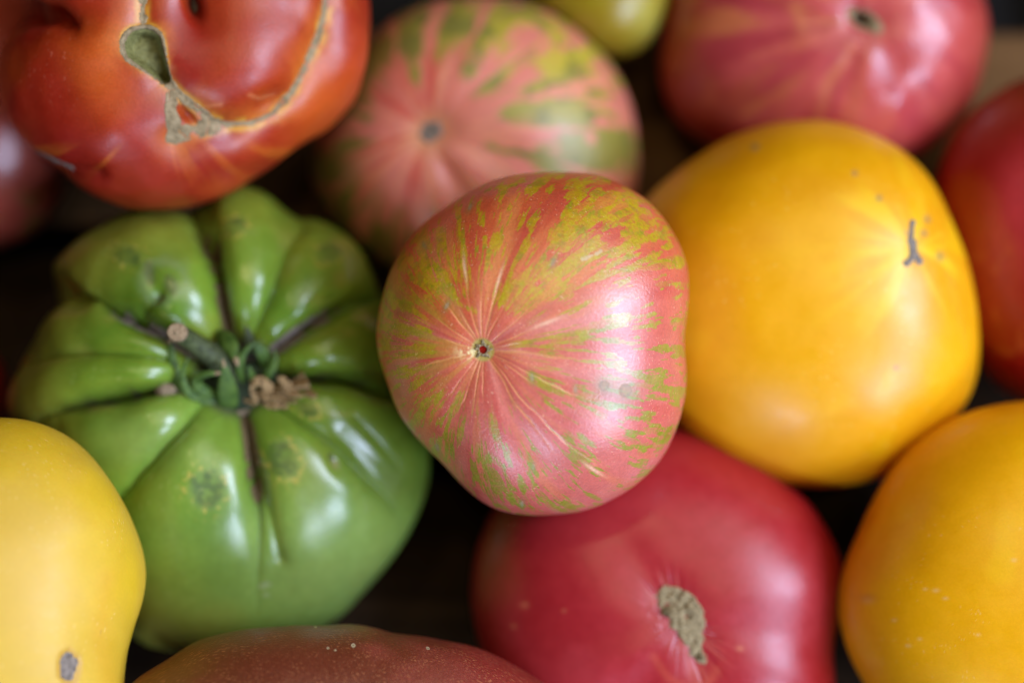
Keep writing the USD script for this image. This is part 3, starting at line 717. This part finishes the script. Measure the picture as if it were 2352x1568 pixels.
h -= .0080 * np.exp(-pit ** 2) * f + .0035 * np.exp(-(blob(u, v, 455, 20, 55, 80, 10)) ** 2) * f
crease = polyline(u, v, [(20, 40), (70, 28), (130, 35), (190, 62)])
h -= .0050 * np.exp(-(crease / 20) ** 1.2) * f * sstep(225, 150, u) + .0014 * np.exp(-(crease / 50) ** 2) * f
h -= .0024 * np.exp(-(blob(u, v, 427, 260, 10, 28, 42)) ** 2) * f
h += .0030 * np.exp(-blob(u, v, 250, 290, 110, 90) ** 2) + .0026 * np.exp(-blob(u, v, 560, 170, 130, 110) ** 2) - .0024 * np.exp(-blob(u, v, 600, 232, 60, 30, 25) ** 2)
h += .0022 * np.exp(-blob(u, v, 220, 110, 80, 60) ** 2) + .0024 * np.exp(-blob(u, v, 800, 160, 60, 200) ** 2)
h -= .0018 * np.exp(-(polyline(u, v, [(60, 350), (140, 380), (230, 385)]) / 22) ** 2) * f
h += .0022 * (fbm(t.mm / 14, 2, 33) - .5)
t.push(h)
col = np.tile(lin(148, 34, 14), (len(u), 1))
col = mixc(col, lin(164, 62, 18), sstep(.42, .66, fine(t, 20, 3, 67)) * .75)
col = mixc(col, lin(134, 18, 9), sstep(.50, .72, fine(t, 24, 3, 68)) * .7)
col = mixc(col, lin(196, 88, 24), (np.exp(-blob(u, v, 250, 160, 60, 110, 10) ** 2) + np.exp(-blob(u, v, 740, 250, 70, 150, -30) ** 2)) * .7)
near = np.minimum(np.minimum(dl, dt), np.minimum(np.maximum(hole - 1, 0) * 50, bs))
col = mixc(col, lin(206, 112, 34), np.exp(-(near / 46) ** 2) * f * (.1 + .5 * sstep(.35, .65, fine(t, 7, 3, 95))))
col = mixc(col, lin(204, 150, 48), np.exp(-((near - 10) / 7) ** 2) * f * (.15 + .7 * sstep(.38, .62, fine(t, 3.5, 3, 96))))
rays = sstep(.52, .66, streak_noise(t, 8, .8, 3, 69)) * sstep(300, 340, v) * sstep(450, 330, v)
col = mixc(col, lin(200, 110, 30), rays * .4)
for pts in ([(560, 210), (585, 222), (620, 216)], [(470, 240), (500, 232)]):
    col = mixc(col, lin(200, 120, 70), np.exp(-(polyline(u, v, pts) / 5) ** 2) * f * .5)
col = mixc(col, lin(60, 10, 5), np.exp(-(pit / .9) ** 2) * f * .8)
dust = sstep(.82, .88, vnoise(t.mm / .5, 73)) * sstep(300, 100, u) * sstep(330, 120, v)
col = mixc(col, lin(206, 120, 90), dust * .45)
t.gloss += .09
t.done('red_tomato', 'large orange-red beefsteak tomato with an open greenish scar hole, top left corner', col)
wob = 1.7 * (fine(t, 1.3, 4, 70) - .5)
wt = np.interp(u, [380, 470, 560, 650, 700, 740], [10, 9, 4.5, 6, 6, 4.5])
wt = wt * (.5 + fine(t, 4, 3, 93))
wt = np.where(v < 140, np.interp(v, [-60, 40, 140], [5, 6, 9]), wt)
wl = 6 + 4 * np.sin(v / 6.0) * .6
ring = sstep(1.22, 1.12, hole + wob * .12) * sstep(.90, 1.02, hole + wob * .06)
mk = np.maximum(sstep(1.25, .8, dl / wl + wob * 1.2), sstep(1.2, .8, dt / wt + wob * .5))
tri = sstep(1.2, .85, blob(u, v, 396, 262, 16, 58, 4) + wob * .22)
base_tri = sstep(1.2, .85, polyline(u, v, [(398, 304), (440, 296), (490, 286)]) / 18 + wob * .3)
pocket = blob(u, v, 427, 261, 15, 37, 42)
mk = np.maximum(np.maximum(mk, ring), np.maximum(tri, base_tri))
mk = mk * (1 - .8 * sstep(.025, .008, np.abs(fine(t, 3.2, 2, 108) - .5)) * (hole > 1.3))
mk = mk * sstep(.75, 1.0, pocket) * sstep(.7, 1.1, blob(u, v, 443, 309, 12, 7)) * f * (hole > .86)
t.patch('cork_scar', mk, CORK_PALE, .00012, .0003, .8, label='grey-tan corky scar curving across the tomato')
t.patch('locule_hollow', sstep(1.0, .92, hole) * f, PITH, .00025, .0012, 2.2, label='hollow scar with an olive green inside')
t.patch('edge_scar', sstep(1.3, .7, polyline(u, v, [(85, 352), (130, 366), (165, 384)]) / np.interp(u, [85, 130, 170], [3, 9, 4]) + wob) * f, CORK_GREY, .0002, .0004, .8, label='thin grey scar near the lower left edge')
t.patch('pit_scar', sstep(1.2, .7, blob(u, v, 449, 8, 5, 16, 10)) * f, CORK_GREY, .0003, .0004, .8)

# ------------------------------------------------------------------ 6. blurred striped tomato behind
o = [(1090, -6), (1180, 4), (1270, 38), (1352, 98), (1412, 170), (1450, 250), (1466, 330), (1464, 420), (1440, 510), (1380, 590), (1250, 660), (1060, 670), (900, 622), (815, 560), (758, 500), (724, 430), (716, 360), (745, 280),
     (795, 195), (842, 110), (905, 48), (995, 8)]
t = Tomato(o, (1092, 320), -0.068, 0.034, 0.032, (993, 302), nf=130, nb=24, nphi=420, square=2.3)
u, v = t.u, t.v
h = -.0022 * np.exp(-(t.al / .16) ** 2)
for deg, amp, wd in ((-65, .0016, .22), (-20, .0006, .25), (40, .0006, .25), (200, .0005, .25)):
    h -= amp * np.exp(-(adiff(t.be, deg) / wd) ** 2) * sstep(.08, .3, t.al) * sstep(1.4, .6, t.al)
t.push(h + .001 * (fbm(t.mm / 18, 2, 34) - .5))
col = mixc(np.tile(lin(202, 118, 98), (len(u), 1)), lin(190, 84, 68), sstep(.45, .65, streak_noise(t, 4, .6, 3, 74)) * sstep(1.0, .3, t.al))
col = mixc(col, lin(210, 138, 100), sstep(.48, .66, streak_noise(t, 14, 3, 4, 104)) * .7)
wed = np.zeros(len(u))
for deg, wd, a0, a1 in ((62, .16, .35, 1.6), (40, .10, .30, .75), (30, .16, .75, 1.7), (12, .11, .35, 1.1), (-6, .12, .7, 1.6), (-14, .10, .3, .9), (-28, .08, .9, 1.5), (88, .08, .4, 1.2), (108, .13, .25, 1.5), (135, .10, .55, 1.4), (155, .10, .4, .9),
                        (168, .10, .35, 1.4), (190, .09, .3, 1.2), (214, .10, .5, 1.4), (236, .12, .6, 1.6), (262, .13, .6, 1.5), (285, .07, .7, 1.3), (50, .22, 1.0, 1.8)):
    e = np.abs(adiff(t.be, deg)) / (wd * .72) + (fine(t, 4, 3, 76) - .5) * 2.6 + (streak_noise(t, 9, 3, 3, 98) - .5) * 3
    wed = np.maximum(wed, sstep(1.1, .5, e) * sstep(a0, a0 + .12, t.al) * sstep(a1, a1 - .2, t.al))
gcol = mixc(np.tile(lin(118, 130, 40), (len(u), 1)), lin(176, 168, 32), np.exp(-blob(u, v, 1260, 120, 190, 130) ** 2))
gcol = mixc(gcol, lin(84, 98, 28), sstep(980, 780, u) * .7)
gcol = mixc(gcol, lin(90, 112, 36), sstep(.48, .66, fine(t, 6, 3, 77)) * .8)
col = mixc(col, gcol, np.maximum(wed * .85, .85 * sstep(.50, .60, streak_noise(t, 18, 2.6, 4, 97) + .03 * sstep(420, 120, v) + .09 * sstep(1000, 780, u)) * sstep(.35, .7, t.al)))
col = mixc(col, lin(196, 150, 88), np.exp(-(t.al / .12) ** 2) * .7)
t.gloss += .10
t.done('striped_tomato', 'blurred tomato with green radial streaks on salmon pink, behind the central one', col)
t.patch('blossom_scar', sstep(28, 20, t.al * 370 * (1 + .1 * np.sin(5 * t.be))) * sstep(6, 11, t.al * 370), CORK_GREY, .0005, .0008, .8, label='round grey blossom scar with brown centre')
t.patch('scar_hollow', sstep(13, 9, t.al * 370), CORK_BROWN, .0002)

# ------------------------------------------------------------------ 7. blurred red-pink tomato, top right
o = [(1518, 180), (1530, 232), (1560, 282), (1612, 325), (1720, 370), (1900, 392), (2060, 372), (2130, 352), (2172, 312), (2232, 222), (2257, 130), (2262, 60), (2240, -10), (2200, -90), (2100, -185), (1950, -245), (1800, -235), (1640, -150), (1555, -50), (1522, 70)]
t = Tomato(o, (1890, 85), -0.071, 0.034, 0.034, (1978, 48), nf=120, nb=24, nphi=360, square=2.4)
u, v = t.u, t.v
h = -.0030 * np.exp(-(t.al / .20) ** 2) - .005 * np.exp(-blob(u, v, 1972, 45, 24, 14, -32) ** 2)
for deg, amp, wd in ((-105, .0008, .3), (-50, .0008, .3), (180, .0008, .3)):
    h -= amp * np.exp(-(adiff(t.be, deg) / wd) ** 2) * sstep(.08, .3, t.al) * sstep(1.2, .5, t.al)
h += .0022 * (fbm(t.mm / 9, 2, 36) - .5) * np.exp(-blob(u, v, 2050, 170, 200) ** 2)
t.push(h + .0010 * (fbm(t.mm / 16, 2, 35) - .5))
col = np.tile(lin(182, 78, 72), (len(u), 1))
col = mixc(col, lin(192, 116, 62), sstep(.42, .64, streak_noise(t, 5, 2.2, 4, 78)) * sstep(2150, 1700, u) * .65)
col = mixc(col, lin(156, 44, 56), sstep(.46, .64, streak_noise(t, 5, 1.5, 4, 79)) * .6)
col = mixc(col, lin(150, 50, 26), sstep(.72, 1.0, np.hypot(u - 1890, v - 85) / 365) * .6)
col = mixc(col, lin(198, 124, 72), np.exp(-(polyline(u, v, [(1950, 110), (1905, 190), (1880, 275)]) / 12) ** 2) * .4 + np.exp(-(polyline(u, v, [(1830, 20), (1845, 60)]) / 13) ** 2) * .5)
t.gloss -= .03
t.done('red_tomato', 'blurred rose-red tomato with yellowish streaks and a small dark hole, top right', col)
b = blob(u, v, 1982, 49, 40, 18, -32) + .5 * (fine(t, 3, 3, 94) - .5)
t.patch('stem_scar', sstep(1.25, .85, b) * sstep(.46, .62, blob(u, v, 1974, 45, 36, 22, -32)), CORK, .0002, .0008, .9, label='pale tan rim round a dark hole')
t.patch('scar_hollow', sstep(.78, .55, blob(u, v, 1974, 45, 36, 22, -32)), HOLE_DARK, .0002)

# ------------------------------------------------------------------ 8. red tomato on the right edge
o = [(2352, 183), (2300, 212), (2240, 255), (2190, 312), (2160, 385), (2148, 470), (2160, 570), (2190, 680), (2235, 790), (2290, 872), (2360, 925), (2480, 960), (2620, 930), (2740, 830), (2800, 660), (2800, 480), (2740, 310), (2620, 200), (2480, 165)]
t = Tomato(o, (2480, 560), -0.052, 0.036, 0.038, (2520, 420), nf=110, nb=24, nphi=320)
u, v = t.u, t.v
t.push(.0018 * (fbm(t.mm / 18, 2, 37) - .5))
col = np.tile(lin(146, 26, 16), (len(u), 1))
col = mixc(col, lin(150, 66, 22), sstep(420, 240, v + (u - 2200) * .3) * .8)
col = mixc(col, lin(172, 52, 54), np.exp(-blob(u, v, 2360, 470, 90, 170) ** 2) * .8)
col = mixc(col, lin(180, 92, 40), sstep(.55, .68, fine(t, 3.5, 4, 80)) * sstep(480, 720, v) * .55)
t.done('red_tomato', 'dark red tomato cut off by the right edge, behind the whole orange one', col)

# ------------------------------------------------------------------ 9. yellow-orange tomato, bottom right corner
o = [(2352, 922), (2280, 934), (2195, 962), (2140, 993), (2097, 1027), (2056, 1076), (2014, 1146), (1978, 1222), (1948, 1296), (1932, 1368), (1938, 1440), (1962, 1522), (2010, 1610), (2110, 1710), (2270, 1780), (2450, 1775), (2620, 1680), (2710, 1500), (2710, 1280),
     (2640, 1090), (2520, 965), (2430, 925)]
t = Tomato(o, (2320, 1350), -0.012, 0.032, 0.038, (2500, 1350), nf=170, nb=30, nphi=460, square=2.25)
u, v = t.u, t.v
t.push(.0016 * (fbm(t.mm / 22, 2, 38) - .5) + .0001 * (fbm(t.mm / 7, 2, 39) - .5))
col = np.tile(lin(226, 162, 3), (len(u), 1))
col = mixc(col, lin(218, 152, 4), sstep(.45, .68, fine(t, 20, 3, 81)) * .5)
col = mixc(col, lin(230, 182, 12), sstep(.5, .68, fine(t, 13, 2, 82)) * .4)
for x, y, r in ((2163, 1355, 7), (2183, 1372, 6), (2125, 1460, 5), (2010, 1375, 14), (2330, 1290, 6), (2100, 1475, 6), (2140, 1352, 5), (2070, 1420, 6), (2250, 1450, 5)):
    col = mixc(col, lin(228, 184, 104), np.exp(-blob(u, v, x, y, r, r * .6) ** 2) * .6)
col = mixc(col, lin(190, 116, 22), np.exp(-blob(u, v, 2010, 1370, 26, 10) ** 2) * .5)
dots = .6 * sstep(.84, .9, vnoise(t.mm / .5, 83)) * sstep(.5, .62, vnoise(t.mm / 8, 84))
col = mixc(col, lin(236, 190, 110), dots * .5)
t.gloss += .05
t.done('orange_tomato', 'amber orange tomato cut off by the bottom right corner', col, SKIN_SMOOTH)

# ------------------------------------------------------------------ 10. brownish red tomato along the bottom edge
o = [(262, 1640), (300, 1578), (380, 1521), (450, 1476), (540, 1451), (650, 1440), (760, 1438), (880, 1450), (1000, 1468), (1090, 1488), (1165, 1520), (1230, 1556), (1300, 1610), (1345, 1700), (1320, 1800), (1200, 1890), (1000, 1940), (760, 1950), (500, 1915), (330, 1830), (262, 1740)]
t = Tomato(o, (800, 1700), 0.008, 0.030, 0.042, (800, 1900), nf=200, nb=30, nphi=620, square=2.3, soft=1.5)
u, v = t.u, t.v
t.push(.0004 * (fbm(t.mm / 16, 2, 40) - .5))
col = np.tile(lin(108, 50, 28), (len(u), 1))
col = mixc(col, lin(134, 62, 46), sstep(.45, .68, fine(t, 16, 3, 85)) * .7)
col = mixc(col, lin(128, 32, 28), sstep(950, 1150, u) * .7)
col = mixc(col, lin(104, 60, 30), sstep(640, 420, u) * .5)
gold = sstep(.70, .80, vnoise(t.mm / .28, 86)) * (.35 + .65 * sstep(.4, .6, vnoise(t.mm / 4, 87)))
col = mixc(col, lin(186, 122, 78), gold * .55)
for x, y, r in ((808, 1492, 6), (752, 1498, 3.5), (768, 1503, 3), (975, 1496, 4.5), (722, 1446, 4)):
    b = blob(u, v, x, y, r * .75)
    col = mixc(col, lin(198, 190, 150), sstep(1.3, .8, b) * .8)
    col = mixc(col, lin(120, 90, 60), sstep(.5, .2, b) * .7)
t.gloss += .10
t.done('brown_tomato', 'dusty brownish red tomato with fine pale specks, along the bottom edge', col, SKIN_DUSTY)

# ------------------------------------------------------------------ 11. yellow tomato, bottom left corner
o = [(0, 962), (60, 969), (130, 995), (190, 1038), (242, 1100), (282, 1165), (310, 1235), (325, 1305), (322, 1365), (309, 1425), (296, 1482), (290, 1550), (285, 1640), (210, 1750), (20, 1810), (-190, 1770), (-330, 1600), (-370, 1350), (-290, 1110), (-140, 985)]
t = Tomato(o, (0, 1340), 0.014, 0.029, 0.045, (140, 1520), nf=200, nb=30, nphi=460, square=2.25, soft=2)
u, v = t.u, t.v
h = -.0007 * np.exp(-(polyline(u, v, [(200, 1280), (195, 1420), (210, 1560)]) / 60) ** 2) * t.front
spot = blob(u, v, 155, 1522, 22, 32, 8) + .8 * (fine(t, 1.6, 3, 89) - .5)
h -= .0006 * sstep(1.5, .6, spot) * t.front
t.push(h + .0016 * (fbm(t.mm / 20, 2, 42) - .5))
col = np.tile(lin(202, 164, 38), (len(u), 1))
col = mixc(col, lin(208, 172, 18), sstep(.45, .66, fine(t, 18, 3, 88)) * .7)
col = mixc(col, lin(216, 178, 84), np.exp(-blob(u, v, 60, 1370, 120, 200) ** 2) * .5)  # broad pale window reflection painted into the skin colour
col = mixc(col, lin(206, 158, 38), np.exp(-(polyline(u, v, [(235, 1330), (225, 1450), (250, 1560)]) / 24) ** 2) * .6)
col = mixc(col, lin(176, 128, 40), np.exp(-((spot - 1.1) / .3) ** 2) * t.front * .6)
dots = sstep(.82, .90, vnoise(t.mm / .5, 109)) * sstep(.42, .62, vnoise(t.mm / 10, 110))
col = mixc(col, lin(228, 200, 120), dots * .5)
col = mixc(col, lin(170, 128, 60), sstep(.90, .93, vnoise(t.mm / 1.3, 111)) * sstep(.6, .7, vnoise(t.mm / 12, 112)) * .5)
t.gloss += .22
t.done('yellow_tomato', 'pale yellow tomato with one grey spot, cut off by the bottom left corner', col, SKIN_SMOOTH)
t.patch('grey_spot', sstep(1.1, .75, spot), CORK_GREY, .0001, .0004, 1.0, label='small oval grey spot')

# ------------------------------------------------------------------ 12. olive yellow tomato at the top edge
o = [(1216, 0), (1262, 40), (1325, 90), (1388, 122), (1440, 127), (1484, 105), (1518, 60), (1538, 0), (1535, -90), (1470, -170), (1350, -195), (1250, -150), (1208, -70)]
t = Tomato(o, (1375, -30), -0.068, 0.018, 0.022, (1340, -120), nf=70, nb=20, nphi=240)
u, v = t.u, t.v
t.push(.001 * (fbm(t.mm / 12, 2, 43) - .5))
col = np.tile(lin(142, 122, 22), (len(u), 1))
col = mixc(col, lin(166, 160, 70), np.exp(-blob(u, v, 1480, 40, 50, 80, 20) ** 2) * .7)
col = mixc(col, lin(138, 124, 20), sstep(.45, .65, fine(t, 12, 3, 90)) * .6)
t.done('yellow_tomato', 'blurred olive yellow tomato cut off by the top edge', col)

# ------------------------------------------------------------------ 13. shaded pinkish tomato, left edge behind the red one
o = [(0, -60), (80, -20), (140, 80), (170, 220), (165, 380), (125, 480), (60, 545), (-30, 575), (-150, 560), (-260, 470), (-310, 300), (-290, 100), (-200, -40), (-100, -80)]
t = Tomato(o, (-66, 250), -0.060, 0.032, 0.034, (-100, 200), nf=90, nb=20, nphi=280)
u, v = t.u, t.v
t.push(.0015 * (fbm(t.mm / 15, 2, 45) - .5))
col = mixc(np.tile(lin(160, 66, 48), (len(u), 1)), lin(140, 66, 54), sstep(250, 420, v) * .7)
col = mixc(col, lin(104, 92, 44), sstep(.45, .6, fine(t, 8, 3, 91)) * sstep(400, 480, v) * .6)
t.done('pink_tomato', 'shaded dusky pink tomato at the left edge, behind the red one', col)

# ------------------------------------------------------------------ 14. sliver of red at the left edge
o = [(12, 905), (5, 845), (-40, 790), (-110, 770), (-190, 790), (-240, 850), (-250, 930), (-210, 1000), (-130, 1040), (-50, 1020), (0, 965)]
t = Tomato(o, (-120, 905), -0.058, 0.020, 0.020, (-140, 900), nf=60, nb=20, nphi=200)
t.done('red_tomato', 'sliver of dark red tomato at left edge, between the green and yellow ones', np.tile(lin(140, 30, 16), (len(t.u), 1)))
